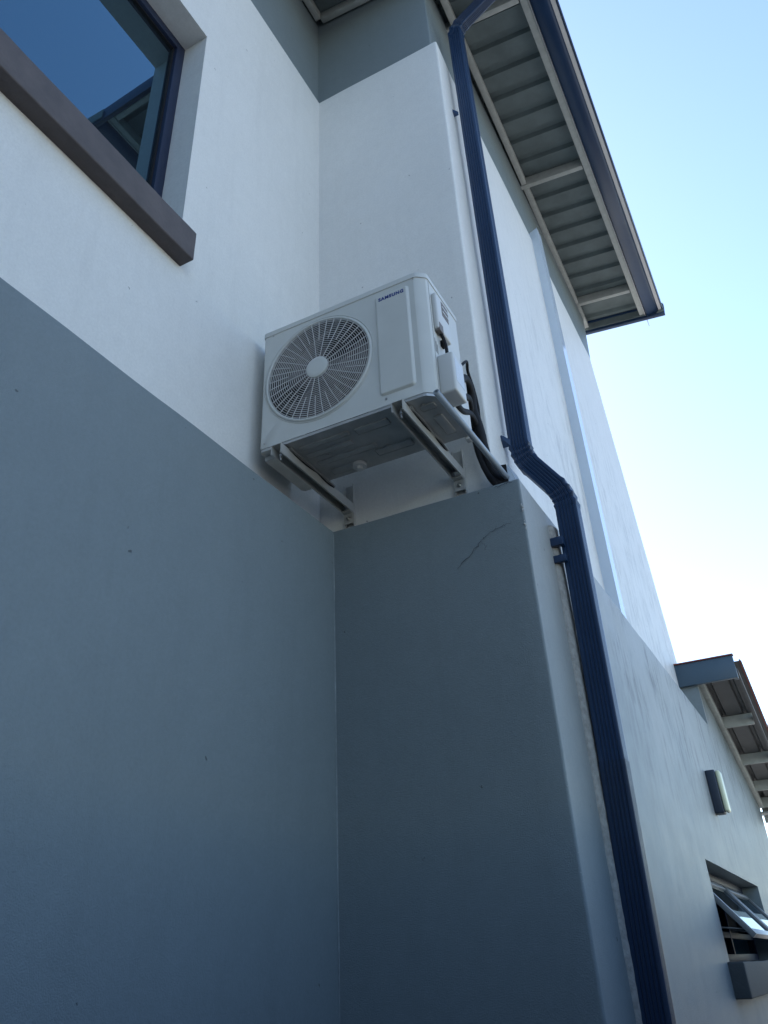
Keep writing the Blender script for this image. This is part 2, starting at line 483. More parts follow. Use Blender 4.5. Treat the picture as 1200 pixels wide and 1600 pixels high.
# wall plates between the rafters
bm = B()
segs = [(-.25, .502), (.558, 2.372), (2.428, 4.372), (4.428, 4.86)]
for a, b in segs:
    fx = lambda y: 1.052 - .0185 * y
    A_, B_ = V(fx(a) - .0, a, rz_(1, .05)), V(fx(b) - .0, b, rz_(1, .05))
    obox(bm, A_, B_, .054, .094, bev=.003)
parts('wall_plate', bm, TIMBER, house, roof, smooth=35)
bm = B()
obox(bm, (.028, -5.9, rz_(.03, .05)), (.028, -.05, rz_(.03, .05)), .05, .09, bev=.003)
obox(bm, (.056, -.03, rz_(.06, .05)), (.93, -.03, rz_(.93, .05)), .05, .09, bev=.003)
parts('wall_plate', bm, TIMBER, house, roof, smooth=35)
bm = B()
obox(bm, (1.632, YF, rz_(1.632, .06)), (1.632, 4.885, rz_(1.632, .06)), .058, .118, bev=.003)
part('fascia_board', bm, TIMBER, house, roof, smooth=35, label='pale timber fascia board along the eave')
bm = B()
obox(bm, (1.668, YF, rz_(1.668, .045)), (1.664, 5.13, rz_(1.668, .045)), .007, .10)
part('drip_edge', bm, WHITEM, house, roof)
bm = B()
obox(bm, (.70, -6, rz_(.70, .06)), (.70, YF - .06, rz_(.70, .06)), .05, .15, bev=.003)
obox(bm, (.72, YF - .02, rz_(.72, .05)), (1.86, YF - .02, rz_(1.86, .05)), .04, .16, bev=.003)
parts('fascia_board', bm, NAVY, house, roof, smooth=35, label='dark board closing the front end of the eave')
bm = B()
obox(bm, (.93, 4.93, rz_(.93, .035)), (1.89, 4.93, rz_(1.89, .035)), .05, .15, bev=.003)
obox(bm, (.93, 4.89, rz_(.93, .10)), (1.80, 4.89, rz_(1.80, .10)), .04, .02)
parts('verge_board', bm, NAVY, house, roof, smooth=35)
bm = B()
obox(bm, (.94, 4.898, rz_(.94, .05)), (1.67, 4.898, rz_(1.67, .05)), .012, .11)
obox(bm, (1.80, 4.898, rz_(1.80, .05)), (1.885, 4.898, rz_(1.885, .05)), .012, .13)
parts('verge_lining', bm, SHEET, house, roof)
# gutter : folded box gutter with a rolled outer lip
bm = B()
gz = rz_(1.7) - .02
prof = [(1.676, gz + .10), (1.676, gz + .012), (1.688, gz), (1.800, gz), (1.812, gz + .006), (1.818, gz + .02), (1.826, gz + .024)]
prof2 = [(1.830, gz + .022), (1.866, gz + .022)]
def strip(bm, prof, y0, y1, th=.0):
    a = [bm.verts.new((x, y0, z)) for x, z in prof]; b = [bm.verts.new((x, y1, z)) for x, z in prof]
    for i in range(len(prof) - 1): bm.faces.new([a[i], a[i + 1], b[i + 1], b[i]])
strip(bm, prof, YF - .05, 4.90); 
prof3 = [(1.863, gz + .020), (1.872, gz + .016), (1.880, gz + .024), (1.881, gz + .12), (1.874, gz + .128)]
strip(bm, prof3, YF - .05, 4.90)
gut = part('gutter', bm, NAVY, house, smooth=40, label='navy box gutter along the eave')
sol = gut.modifiers.new('sol', 'SOLIDIFY'); sol.thickness = .002; sol.offset = 0
bm = B(); box(bm, 1.826, 1.864, YF - .05, 4.90, gz + .022, gz + .030)
part('gutter_lip', bm, WHITEM, house, gut)
bm = B(); box(bm, 1.676, 1.872, 4.901, 4.905, gz + .002, gz + .12); box(bm, 1.676, 1.872, YF - .056, YF - .051, gz + .002, gz + .12)
parts('end_cap', bm, SHEET, house, gut)


# ------------------------------------------------------------------ garage wing: opening, window, roof
def cut(o, x0, x1, y0, y1, z0, z1):
    bm = B(); off = o.parent.location
    box(bm, x0 - off.x, x1 - off.x, y0 - off.y, y1 - off.y, z0 - off.z, z1 - off.z)
    bmesh.ops.recalc_face_normals(bm, faces=bm.faces)
    me = bpy.data.meshes.new('c'); bm.to_mesh(me); bm.free()
    me.materials.append(o.data.materials[0])
    c = bpy.data.objects.new('c', me); COL.objects.link(c); c.location = off
    md = o.modifiers.new('b', 'BOOLEAN'); md.operation = 'DIFFERENCE'; md.object = c; md.solver = 'EXACT'
    bpy.context.view_layer.update()
    dg = bpy.context.evaluated_depsgraph_get()
    new = bpy.data.meshes.new_from_object(o.evaluated_get(dg))
    o.modifiers.clear(); old = o.data; o.data = new; new.name = old.name
    bpy.data.objects.remove(c)
cut(lowall, XO - .26, XO + .2, O0, O1, OZ0, OZ1)

bm = B()
wx = XO - .17
for a in ((O0 - .002, O0 + .05, OZ0, OZ1), (O1 - .05, O1 + .002, OZ0, OZ1), (4.15, 4.21, OZ0 + .05, OZ1 - .05)):
    box(bm, wx - .03, wx + .03, *a, bev=.004)
box(bm, wx - .029, wx + .029, O0 + .05, O1 - .05, OZ1 - .05, OZ1 + .002, bev=.004)
box(bm, wx - .029, wx + .029, O0 + .05, O1 - .05, OZ0 - .002, OZ0 + .05, bev=.004)
box(bm, wx - .028, wx + .028, O0 + .05, O1 - .05, OZ0 + .15, OZ0 + .19, bev=.004)
win2 = part('window', bm, FRAME, house, smooth=35, label='small dark window with two sashes propped open')
bm = B(); box(bm, wx - .005, wx + .001, O0 + .04, O1 - .04, OZ0 + .03, OZ0 + .16)
part('pane', bm, GLASS, house, win2)
bm = B(); box(bm, XO - .259, XO - .25, O0 - .02, O1 + .02, OZ0 - .02, OZ1 + .02)
part('dark_room', bm, DARK, house, win2)
def sash(y0, y1, ang, hx=None, L=.46):
    hx = wx + .045; hz = OZ1 - .075
    dx, dz = math.sin(ang), -math.cos(ang)
    a = V(hx, 0, hz); b = a + V(dx, 0, dz) * L; up = V(-dz, 0, dx)
    bm = B()
    for y in (y0 + .02, y1 - .02):
        obox(bm, a + V(0, y, 0), b + V(0, y, 0), .04, .034, up=up, bev=.003)
    for t in (.02, L - .022):
        c = a + V(dx, 0, dz) * t
        obox(bm, c + V(0, y0 + .041, 0), c + V(0, y1 - .041, 0), .042, .032, up=up, bev=.003)
    s = part('sash', bm, WHITEM if False else SASH, house, win2, smooth=35)
    bm = B()
    obox(bm, a + V(dx, 0, dz) * .03 + V(0, (y0 + y1) / 2, 0), a + V(dx, 0, dz) * (L - .03) + V(0, (y0 + y1) / 2, 0), y1 - y0 - .06, .005, up=up)
    part('sash_glass', bm, GLASS2, house, win2)
    bm = B()
    cyl(bm, V(wx + .03, y0 + .06, OZ0 + .2), a + V(dx, 0, dz) * (L - .05) + V(0, y0 + .06, 0), .005, 8)
    part('stay_bar', bm, BOLT, house, win2, smooth=60)
SASH = mat('sash_aluminium', (.2, .2, .195), .4, metal=.2)
sash(2.83, 4.14, R(40)); sash(4.22, 5.55, R(40))
bm = B(); rbox(bm, XO - .16, XO + .09, O0 - .10, O1 + .12, OZ0 - .178, OZ0 + .004, r=.008, step=.07, amp=.002)
part('sill', bm, mat('sill_dark_grey', (.045, .05, .05), .7, var=.2, vscale=9, bump=.4, bscale=60), house, win2, smooth=180)

# wing roof: ribs run along y, sheet falls away from the house
bm = B()
def wroof(x, y, o=0): return (x, y, wz(y) + o)
prof = []
x = .60
while x < 1.56:
    prof += [(x - .03, 0), (x - .014, .034), (x + .014, .034), (x + .03, 0)]; x += .21
prof = [(.5, 0)] + prof + [(1.60, 0)]
rows = []
for xx, h in prof:
    rows.append([bm.verts.new(wroof(xx, yy_, .115 + h + t)) for yy_, t in ((4.95, 0), (8.75, 0), (8.75, .0015), (4.95, .0015))])
for a, b in zip(rows, rows[1:]):
    for i in range(4): bm.faces.new([a[i], a[(i + 1) % 4], b[(i + 1) % 4], b[i]])
bm.faces.new(rows[0]); bm.faces.new(rows[-1][::-1])
SHEET2 = mat('sheet_underside_brown', (.13, .125, .125), .6, var=.15, vscale=6)
wr = part('garage_roof', bm, SHEET2, house, label='lower garage roof beyond the end of the main wall')
for yr in (6.05, 7.05, 7.85, 8.40):
    bm = B(); box(bm, XO - .1, 1.50, yr, yr + .05, wz(yr) - .0, wz(yr) + .11, bev=.003)
    part('rafter', bm, TIMBER, house, wr, smooth=35)
bm = B(); obox(bm, wroof(XO + .024, 4.97, .04), wroof(XO + .024, 8.42, .04), .046, .09, bev=.003)
parts('wall_plate', bm, TIMBER, house, wr, smooth=35)
bm = B(); box(bm, .95, 1.535, 4.90, 4.945, .355, .565, bev=.003)
box(bm, 1.50, 1.535, 4.946, 4.99, .355, .565)
part('fascia_board', bm, mat('fascia_slate_blue', (.045, .08, .115), .45, var=.06), house, wr, smooth=35, label='slate blue fascia at the near end of the garage roof')
bm = B(); box(bm, .95, 1.545, 4.885, 4.955, .567, .577); obox(bm, wroof(1.585, 4.96, .12), wroof(1.585, 8.7, .12), .014, .03)
parts('edge_flashing', bm, RED, house, wr)
bm = B(); obox(bm, wroof(1.535, 4.99, .05), wroof(1.535, 8.7, .05), .02, .05); 
part('edge_batten', bm, SHEET2, house, wr)
bm = B(); obox(bm, wroof(1.612, 6.5, .13), wroof(1.612, 8.72, .13), .03, .07, bev=.003)
part('side_gutter', bm, WHITEM, house, wr, smooth=35)
bm = B(); box(bm, XO + .0, 1.60, 8.70, 8.74, wz(8.7) - .08, wz(8.7) + .16, bev=.003); box(bm, XO - .1, 1.5, 8.47, 8.69, wz(8.6) - .02, wz(8.6) + .0)
part('end_board', bm, mat('end_board_grey', (.30, .31, .30), .6), house, wr, smooth=35)

# ------------------------------------------------------------------ air conditioner
AX0, AX1, AY0, AY1, AZ0, AZ1 = .072, .985, -.66, -.27, .262, .99
ac = thing('air_conditioner', 'cream outdoor air conditioner unit with a round fan grille, up on two wall brackets', 'air conditioner', (.53, -.45, .25))
FX, FZ, FR = .396, .628, .287
bm = B()
# front with a round opening
N = 64
ins = [bm.verts.new((FX + FR * math.cos(2 * math.pi * k / N), AY0, FZ + FR * math.sin(2 * math.pi * k / N))) for k in range(N)]
def onrect(k):
    a = 2 * math.pi * k / N; c, s = math.cos(a), math.sin(a)
    rx0, rx1, rz0, rz1 = AX0 + .012, AX1 - .055, AZ0 + .002, AZ1 - .03
    t = min([(rx1 - FX) / c if c > 1e-9 else 9, (rx0 - FX) / c if c < -1e-9 else 9, (rz1 - FZ) / s if s > 1e-9 else 9, (rz0 - FZ) / s if s < -1e-9 else 9])
    return (FX + c * t, AY0, FZ + s * t)
rx0, rx1, rz0, rz1 = AX0 + .012, AX1 - .055, AZ0 + .002, AZ1 - .03
out = [Vector(onrect(k)) for k in range(N)]
for cx, cz in ((rx0, rz0), (rx0, rz1), (rx1, rz0), (rx1, rz1)):
    ang = math.atan2(cz - FZ, cx - FX) % (2 * math.pi); k = round(ang / (2 * math.pi) * N) % N
    out[k] = Vector((cx, AY0, cz))
ov = [bm.verts.new(p) for p in out]
for k in range(N): bm.faces.new([ins[k], ins[(k + 1) % N], ov[(k + 1) % N], ov[k]])
# fan well
back = [bm.verts.new((v.co.x, AY0 + .17, v.co.z)) for v in ins]
for k in range(N): f = bm.faces.new([ins[k], back[k], back[(k + 1) % N], ins[(k + 1) % N]]); f.material_index = 1
f = bm.faces.new(back); f.material_index = 1
# shell: plan outline with rounded front-left and chamfered front-right corner
pl = [(AX0 + .012, AY0), (AX0 + .004, AY0 + .004), (AX0, AY0 + .014), (AX0, AY1), (AX1, AY1), (AX1, AY0 + .045), (AX1 - .006, AY0 + .032), (AX1 - .040, AY0 + .004), (AX1 - .055, AY0)]
lo = [bm.verts.new((x, y, AZ0 + .002)) for x, y in pl]; hi = [bm.verts.new((x, y, AZ1 - .03)) for x, y in pl]
for i in range(len(pl) - 1): bm.faces.new([lo[i], lo[i + 1], hi[i + 1], hi[i]])
bm.faces.new(hi)
bmesh.ops.remove_doubles(bm, verts=bm.verts, dist=.0004)
casing = part('casing', bm, [CASE, DARK], ac, smooth=25)
# top cover with overhanging lip
bm = B()
def poly(bm, pts, z0, z1, grow=0, bev=0):
    c = Vector((sum(p[0] for p in pts) / len(pts), sum(p[1] for p in pts) / len(pts)))
    P = [(p[0] + (grow if p[0] > c.x else -grow), p[1] + (grow if p[1] > c.y else -grow)) for p in pts]
    a = [bm.verts.new((x, y, z0)) for x, y in P]; b = [bm.verts.new((x, y, z1)) for x, y in P]
    fs = [bm.faces.new(a[::-1]), bm.faces.new(b)]
    for i in range(len(P)): fs.append(bm.faces.new([a[i], a[(i + 1) % len(P)], b[(i + 1) % len(P)], b[i]]))
    if bev: bmesh.ops.bevel(bm, geom=list(fs[1].edges), offset=bev, segments=3, profile=.5, affect='EDGES')
poly(bm, pl, AZ1 - .034, AZ1, grow=.0035, bev=.008)
part('top_cover', bm, CASE, ac, smooth=40)
# raised trim ring
bm = B()
def ringstrip(bm, rp, n=96, cx=FX, cz=FZ):
    """rp list of (radius, y)"""
    rr = [[bm.verts.new((cx + r * math.cos(2 * math.pi * k / n), y, cz + r * math.sin(2 * math.pi * k / n))) for k in range(n)] for r, y in rp]
    for a, b in zip(rr, rr[1:]):
        for k in range(n): bm.faces.new([a[k], a[(k + 1) % n], b[(k + 1) % n], b[k]])
ringstrip(bm, [(.308, AY0 + .001), (.3068, AY0 - .003), (.3045, AY0 - .003), (.303, AY0 + .002), (.301, AY0 + .002), (.299, AY0 - .005), (.294, AY0 - .008), (.289, AY0 - .0085), (.286, AY0 - .006), (.284, AY0 + .01)])
part('fan_ring', bm, CASE, ac, smooth=60)
# fan
bm = B()
for b_ in range(3):
    a0 = b_ * 2 * math.pi / 3 + .5; rows = []
    for i in range(9):
        r = .05 + i * .0268
        row = []
        for j in range(9):
            t = j / 8; a = a0 + (t - .5) * (1.35 + .15 * math.sin(i)) - i * .05
            row.append(bm.verts.new((FX + r * math.cos(a), AY0 + .05 + .07 * t + .01 * math.sin(t * 3), FZ + r * math.sin(a))))
        rows.append(row)
    for p, q in zip(rows, rows[1:]):
        for j in range(8): bm.faces.new([p[j], p[j + 1], q[j + 1], q[j]])
cyl(bm, (FX, AY0 + .03, FZ), (FX, AY0 + .13, FZ), .06, 32)
fan = part('fan', bm, FANM, ac, smooth=40)
sm = fan.modifiers.new('s', 'SOLIDIFY'); sm.thickness = .003
# grille: rings and spokes
bm = B()
def gring(r, w_=.0024, d=.003, n=120, y=AY0 - .006):
    ringstrip(bm, [(r - w_ / 2, y), (r + w_ / 2, y), (r + w_ / 2, y + d), (r - w_ / 2, y + d), (r - w_ / 2, y)], n)
nr = 20
for i in range(1, nr + 1): gring(.057 + (.284 - .057) * i / nr - .003)
NS = 20
def spoke(a, r0, r1, w_=.0026):
    y = AY0 - .0085
    pts = []
    for i in range(7):
        t = i / 6; r = r0 + (r1 - r0) * t; aa = a + .03 * ((r - .057) / .236) ** 2
        pts.append(V(FX + r * math.cos(aa), y + .004, FZ + r * math.sin(aa)))
    for p, q in zip(pts, pts[1:]): obox(bm, p, q, w_, .004, up=(0, -1, 0))
for k in range(NS):
    a = 2 * math.pi * k / NS + .09
    spoke(a, .055, .286); spoke(a + math.pi / NS, .165, .286)
part('fan_grille', bm, GRILLE, ac, smooth=40)
bm = B()
ringstrip(bm, [(.0001, AY0 - .014), (.04, AY0 - .014), (.055, AY0 - .012), (.060, AY0 - .009), (.060, AY0 - .002)], 48)
part('grille_hub', bm, CASE, ac, smooth=50)
# embossed service panel
bm = B()
def rrect(x0, x1, z0, z1, r, n=6):
    out = []
    for cx, cz, a0 in ((x1 - r, z1 - r, 0), (x0 + r, z1 - r, 90), (x0 + r, z0 + r, 180), (x1 - r, z0 + r, 270)):
        for i in range(n + 1):
            a = R(a0 + 90 * i / n); out.append((cx + r * math.cos(a), cz + r * math.sin(a)))
    return out
levels = [(0, AY0 + .0005), (.003, AY0 - .002), (.010, AY0 - .0095), (.014, AY0 - .011)]
px0, px1, pz0, pz1 = .722, .905, .318, .925
rows = []
for g_, y in levels:
    rows.append([bm.verts.new((x, y, z)) for x, z in rrect(px0 + g_, px1 - g_, pz0 + g_, pz1 - g_, max(.006, .022 - g_))])
for a, b in zip(rows, rows[1:]):
    for k in range(len(a)): bm.faces.new([a[k], a[(k + 1) % len(a)], b[(k + 1) % len(a)], b[k]])
bm.faces.new(rows[-1])
panel = part('service_panel', bm, CASE, ac)
# maker's lettering
fc = bpy.data.curves.new('lettering', 'FONT'); fc.body = 'SAMSUNG'; fc.size = .034; fc.extrude = .0004; fc.offset = .0016
fc.align_x = 'CENTER'; fc.align_y = 'CENTER'; fc.space_character = 1.22
fo = bpy.data.objects.new('lettering', fc); COL.objects.link(fo)
bpy.context.view_layer.update()
tm = bpy.data.meshes.new_from_object(fo.evaluated_get(bpy.context.evaluated_depsgraph_get()))
bpy.data.objects.remove(fo)
bm = B(); bm.from_mesh(tm)
xs = [v.co.x for v in bm.verts]; wdt = max(xs) - min(xs)
for v in bm.verts:
    x, y, z = v.co
    v.co = V(.814 + x * .134 / wdt, AY0 - .0116 - z, .888 + y * .80)
part('lettering', bm, BLUE, ac, panel)
# base tray
bm = B()
pb = [(p[0], p[1]) for p in pl]
poly(bm, pb, AZ0 - .014, AZ0 + .001, grow=-.002)
part('base_tray', bm, GALV, ac)
bm = B()
for a in ((.25, .52, -.605, -.575), (.25, .50, -.535, -.500), (.26, .58, -.455, -.42), (.55, .72, -.60, -.555), (.55, .74, -.40, -.35), (.90, .945, -.50, -.34), (.88, .95, -.60, -.56), (.28, .44, -.36, -.31)):
    box(bm, *a, AZ0 - .022, AZ0 - .013, bev=.0085, seg=4)
for p in ((.62, -.40), (.50, -.60), (.90, -.60), (.46, -.33), (.34, -.48)):
    cyl(bm, (p[0], p[1], AZ0 - .02), (p[0], p[1], AZ0 - .013), .008, 12)
parts('tray_pressing', bm, GALV, ac, smooth=60)
bm = B(); cyl(bm, (.43, -.33, AZ0 - .016), (.43, -.33, AZ0 - .034), .034, 28); cyl(bm, (.43, -.33, AZ0 - .034), (.43, -.33, AZ0 - .050), .016, 20)
part('drain_spigot', bm, PLAST, ac, smooth=40)
bm = B()
for x in (.185, .812):
    s_ = -1 if x < .5 else 1
    poly(bm, [(x - .045, AY0 + .03), (x + .045, AY0 + .03), (x + .045, AY1 + .05), (x - .045, AY1 + .05)], AZ0 - .026, AZ0 - .0135, bev=.004)
parts('foot_rail', bm, GALV, ac, smooth=40)
bm = B(); poly(bm, [(.078, -.62), (.138, -.62), (.138, -.30), (.125, -.285), (.09, -.285), (.078, -.30)], AZ0 - .040, AZ0 - .0135, bev=.006)
part('tray_side_rib', bm, GALV, ac, smooth=40)
# service side: upper handle housing, seams, valve cover, rear panel
bm = B(); box(bm, AX1 - .002, AX1 + .026, -.592, -.44, .66, .885, bev=.010, seg=3)
hh = part('handle_housing', bm, PLAST, ac, smooth=40)
bm = B(); box(bm, AX1 + .012, AX1 + .0275, -.535, -.455, .775, .868, bev=.003)
box(bm, AX1 + .004, AX1 + .0272, -.585, -.540, .650, .700, bev=.003)
parts('handle_recess', bm, mat('recess_brown', (.16, .14, .13), .6), ac, hh)
bm = B()
for z in (.80, .83): box(bm, AX1 + .0275, AX1 + .030, -.53, -.46, z, z + .008)
parts('handle_slat', bm, PLAST, ac, hh)
bm = B()
box(bm, AX1 - .001, AX1 + .0012, -.611, -.608, .27, .95)
for i in range(3): box(bm, AX1 - .001, AX1 + .0015, -.60 + .012 * i, -.594 + .012 * i, .52 + .0 * i, .60 - .012 * i)
cyl(bm, (AX1 - .001, -.45, .64), (AX1 + .003, -.45, .64), .005, 10)
part('panel_seam', bm, mat('seam_grey', (.25, .25, .24), .6), ac)
bm = B(); box(bm, AX1 - .001, AX1 + .078, -.600, -.475, .272, .492, bev=.011, seg=3)
vc = part('valve_cover', bm, PLAST, ac, smooth=40, label='white plastic cover over the pipe valves')
bm = B(); box(bm, AX1 + .0782, AX1 + .0790, -.585, -.490, .33, .46)
part('label_plate', bm, LABELM, ac, vc)
bm = B(); tube(bm, spline([(AX1 + .012, -.55, .665), (AX1 + .022, -.545, .63), (AX1 + .030, -.54, .57), (AX1 + .032, -.54, .48)]), .008, 10)
box(bm, AX1 - .001, AX1 + .020, -.53, -.50, .60, .635, bev=.003)
part('power_cable', bm, RUBBER, ac, smooth=60)
bm = B(); box(bm, .958, .985, AY1 + .001, AY1 + .04, .235, .60, bev=.004)
part('rear_guard', bm, PLAST, ac, smooth=40)
bm = B()
for p, r_ in (((.752, .300), .006), ((.10, .29), .004), ((.13, .95), .004), ((.93, .95), .004)):
    cyl(bm, (p[0], AY0 - .003, p[1]), (p[0], AY0 + .002, p[1]), r_, 12)
parts('casing_screw', bm, BOLT, ac, smooth=40)

# ------------------------------------------------------------------ wall brackets
def bracket(x, z, label):
    """strut channel arm, open downward, on an upright channel"""
    t = thing('wall_bracket', label, 'bracket', (x, 0, z), 'brackets under the air conditioner')
    hw, th = .028, .003
    y0, y1 = -.695, -.022; zt, zb = z + .024, z - .028
    bm = B()
    box(bm, x - hw, x + hw, y0, y1, zt - th, zt)
    for s_ in (-1, 1):
        xa = x + s_ * hw; box(bm, min(xa, xa - s_ * th), max(xa, xa - s_ * th), y0, y1, zb, zt - th - .0003)
        xb = x + s_ * (hw - th - .0002); box(bm, min(xb, xb - s_ * .004), max(xb, xb - s_ * .004), y0, y1, zb, zb + th)
    part('arm', bm, STRUT, t)
    bm = B()
    uz0, uz1 = z - .14, z + .145
    box(bm, x - hw, x + hw, -.003, -.0005, uz0, uz1)
    for s_ in (-1, 1):
        xa = x + s_ * hw; box(bm, min(xa, xa - s_ * th), max(xa, xa - s_ * th), -.021, -.0032, uz0, uz1)
    part('upright_channel', bm, STRUT, t)
    bm = B(); box(bm, x - .026, x + .026, -.0285, -.0225, z - .092, z - .0285)
    box(bm, x - .026, x + .026, -.06, -.0288, z - .034, z - .0285)
    pt = part('fixing_plate', bm, STRUT, t)
    bm = B(); cyl(bm, (x, -.029, z - .062), (x, -.031, z - .062), .013, 20); cyl(bm, (x, -.0312, z - .062), (x, -.040, z - .062), .0085, 6); cyl(bm, (x, -.0402, z - .062), (x, -.048, z - .062), .004, 10)
    part('bolt', bm, BOLT, t, pt, smooth=40)
    bm = B(); tube(bm, [(x - .002, y0 + .045, zb - .012), (x - .002, y0 + .045, zt - .004)], .0055, 12); cyl(bm, (x - .002, y0 + .045, zb + .008), (x - .002, y0 + .045, zb + .015), .011, 6)
    part('bolt', bm, BOLT, t, smooth=40)
    bm = B()
    n = 14; a = [bm.verts.new((x + .028 * math.cos(math.pi * k / n), y0 + .035, zt + .001 + .017 * math.sin(math.pi * k / n))) for k in range(n + 1)]
    b = [bm.verts.new((v.co.x, AY0 + .10, v.co.z)) for v in a]
    bm.faces.new(a); bm.faces.new(b[::-1])
    for k in range(n): bm.faces.new([a[k], a[k + 1], b[k + 1], b[k]])
    bm.faces.new([a[0], b[0], b[-1], a[-1]])
    part('rubber_pad', bm, RUBBER, t, smooth=60)
    bm = B(); tube(bm, spline([(x + .024, y0 + .05, zt - .002), (x + .031, -.5, zt - .012), (x + .027, -.38, zt - .002), (x + .033, -.30, zt - .014), (x + .026, -.22, zt - .004)]), .0035, 8)
    part('tie_wire', bm, RUBBER, t, smooth=60)
bracket(.192, .214, 'zinc strut bracket holding the fan side of the air conditioner, nearer the inner corner')
bracket(.818, .218, 'zinc strut bracket holding the valve side of the air conditioner, nearer the pier edge')

# ------------------------------------------------------------------ grey drain conduit
dp = thing('drain_pipe', 'thin grey plastic tube sloping from the unit corner down to the ledge', 'pipe', (1.0, -.64, .25))
a_, b_ = V(1.0, -.689, .2235), V(1.076, -.085, .085)
bm = B()
ax = (b_ - a_).normalized()
tube(bm, [a_, b_], .0145, 20, caps=False)
tube(bm, [a_ - ax * .0, a_ + ax * .001], .0105, 20, caps=False)
# wall of the open end
r1 = [v for v in bm.verts]
dpo = part('tube', bm, CONDUIT, dp, smooth=60)
sm = dpo.modifiers.new('s', 'SOLIDIFY'); sm.thickness = .0022; sm.offset = -1
# ------------------------------------------------------------------ lagged pipes
hs = thing('insulated_hose', 'bundle of black lagged refrigerant pipes hanging between the unit and the ledge', 'hose', (1.0, -.12, .1))
def hose(pts, r, name='hose', radii=None):
    bm = B(); P = spline(pts, 8)
    rr = [r * (1 + .10 * noise.noise(p * 18)) for p in P]
    if radii: rr = [q * (1 + (radii - 1) * math.sin(math.pi * i / (len(P) - 1)) ** 2) for i, q in enumerate(rr)]
    tube(bm, P, r, 14, radii=rr); part(name, bm, RUBBER, hs, smooth=80)
hose([(.99, -.50, .40), (.99, -.40, .46), (.985, -.25, .60), (.968, -.13, .60), (.960, -.10, .51), (.975, -.09, .40), (.985, -.09, .30), (1.0, -.09, .20), (1.03, -.085, .11), (1.085, -.06, .06)], .020, radii=1.2)
hose([(.99, -.50, .36), (.99, -.38, .40), (.98, -.22, .50), (.955, -.12, .50), (.952, -.085, .40), (.951, -.09, .33), (.962, -.09, .24), (.985, -.09, .15), (1.02, -.085, .07), (1.07, -.06, .02)], .018)
hose([(.99, -.50, .34), (.985, -.36, .34), (.972, -.20, .42), (.965, -.11, .42), (.962, -.07, .35), (.975, -.065, .24), (1.0, -.075, .14), (1.04, -.08, .06), (1.08, -.05, .02)], .018)
hose([(.99, -.50, .46), (1.0, -.38, .56), (.99, -.20, .74), (.962, -.11, .75), (.972, -.09, .66), (.980, -.08, .55), (.978, -.07, .45), (.985, -.06, .34)], .0075, name='signal_cable')
# small duct mouth at the pier corner
du = thing('duct_box', 'small white duct elbow at the pier corner where the black pipes turn round it', 'duct', (1.05, 0, 0))
bm = B()
hexa(bm, [(1.048, -.088, .004), (1.135, -.088, .004), (1.135, .06, .004), (1.048, .06, .004), (1.056, -.085, .155), (1.090, -.085, .150), (1.090, .05, .16), (1.056, .05, .17)])
part('duct_body', bm, TRUNK, du)
bm = B(); hexa(bm, [(1.046, -.094, .01), (1.083, -.094, .01), (1.083, -.0885, .01), (1.046, -.0885, .01), (1.054, -.092, .158), (1.082, -.092, .154), (1.082, -.0865, .154), (1.054, -.0865, .158)])
part('duct_opening', bm, RUBBER, du)

# ------------------------------------------------------------------ downpipe
dn = thing('downpipe', 'fluted navy blue rectangular downpipe stepping out over the ledge', 'downpipe', (1.25, .24, GZ))
PW, PD, PY = .106, .078, .245       # width across x, depth across y, centre y
def section():
    pts = []; r = .005; hw, hd = PW / 2, PD / 2
    def side(a, b, nrm, n):
        a, b = Vector(a), Vector(b); nn = Vector(nrm); L = []
        L.append(a)
        for i in range(n):
            c = .10 + .80 * (i + .5) / n
            for dc, dd in ((-.046, 0), (-.024, -.0045), (.024, -.0045), (.046, 0)):
                L.append(a.lerp(b, c + dc) + nn * dd)
        L.append(b); return L
    pts += side((-hw + r, -hd), (hw - r, -hd), (0, -1), 5)
    pts += [Vector((hw - r * .3, -hd + r * .3))]
    pts += side((hw, -hd + r), (hw, hd - r), (1, 0), 4)
    pts += [Vector((hw - r * .3, hd - r * .3))]
    pts += side((hw - r, hd), (-hw + r, hd), (0, 1), 3)
    pts += [Vector((-hw + r * .3, hd - r * .3))]
    pts += side((-hw, hd - r), (-hw, -hd + r), (-1, 0), 4)
    pts += [Vector((-hw + r * .3, -hd + r * .3))]
    return pts
SEC = section()
def sweep(bm, path, scale=None):
    """path of (x,z) in the plane y = PY; section x lies along the in-plane normal"""
    rings = []
    for i, (x, z) in enumerate(path):
        a = Vector(path[max(i - 1, 0)]); b = Vector(path[min(i + 1, len(path) - 1)]); c = Vector((x, z))
        d0 = (c - a).normalized() if i > 0 else (b - c).normalized(); d1 = (b - c).normalized() if i < len(path) - 1 else d0
        d = (d0 + d1).normalized(); nrm = Vector((-d.y, d.x)); k = 1 / max(.4, nrm.dot(Vector((-d0.y, d0.x))))
        s = scale[i] if scale else 1
        rings.append([bm.verts.new((x + nrm.x * q.x * k * s, PY + q.y * s, z + nrm.y * q.x * k * s)) for q in SEC])
    n = len(SEC)
    for a, b in zip(rings, rings[1:]):
        for k in range(n): bm.faces.new([a[k], a[(k + 1) % n], b[(k + 1) % n], b[k]])
    bm.faces.new(rings[0][::-1]); bm.faces.new(rings[-1])
def arc(p0, p1, p2, rad, n=9):
    """rounded corner at p1 between p0 and p2"""
    p0, p1, p2 = Vector(p0), Vector(p1), Vector(p2)
    a = (p0 - p1).normalized(); b = (p2 - p1).normalized()
    s = p1 + a * rad; e = p1 + b * rad; out = []
    for i in range(n):
        t = i / (n - 1); out.append(tuple((s * (1 - t) ** 2 + p1 * 2 * t * (1 - t) + e * t * t)))
    return out
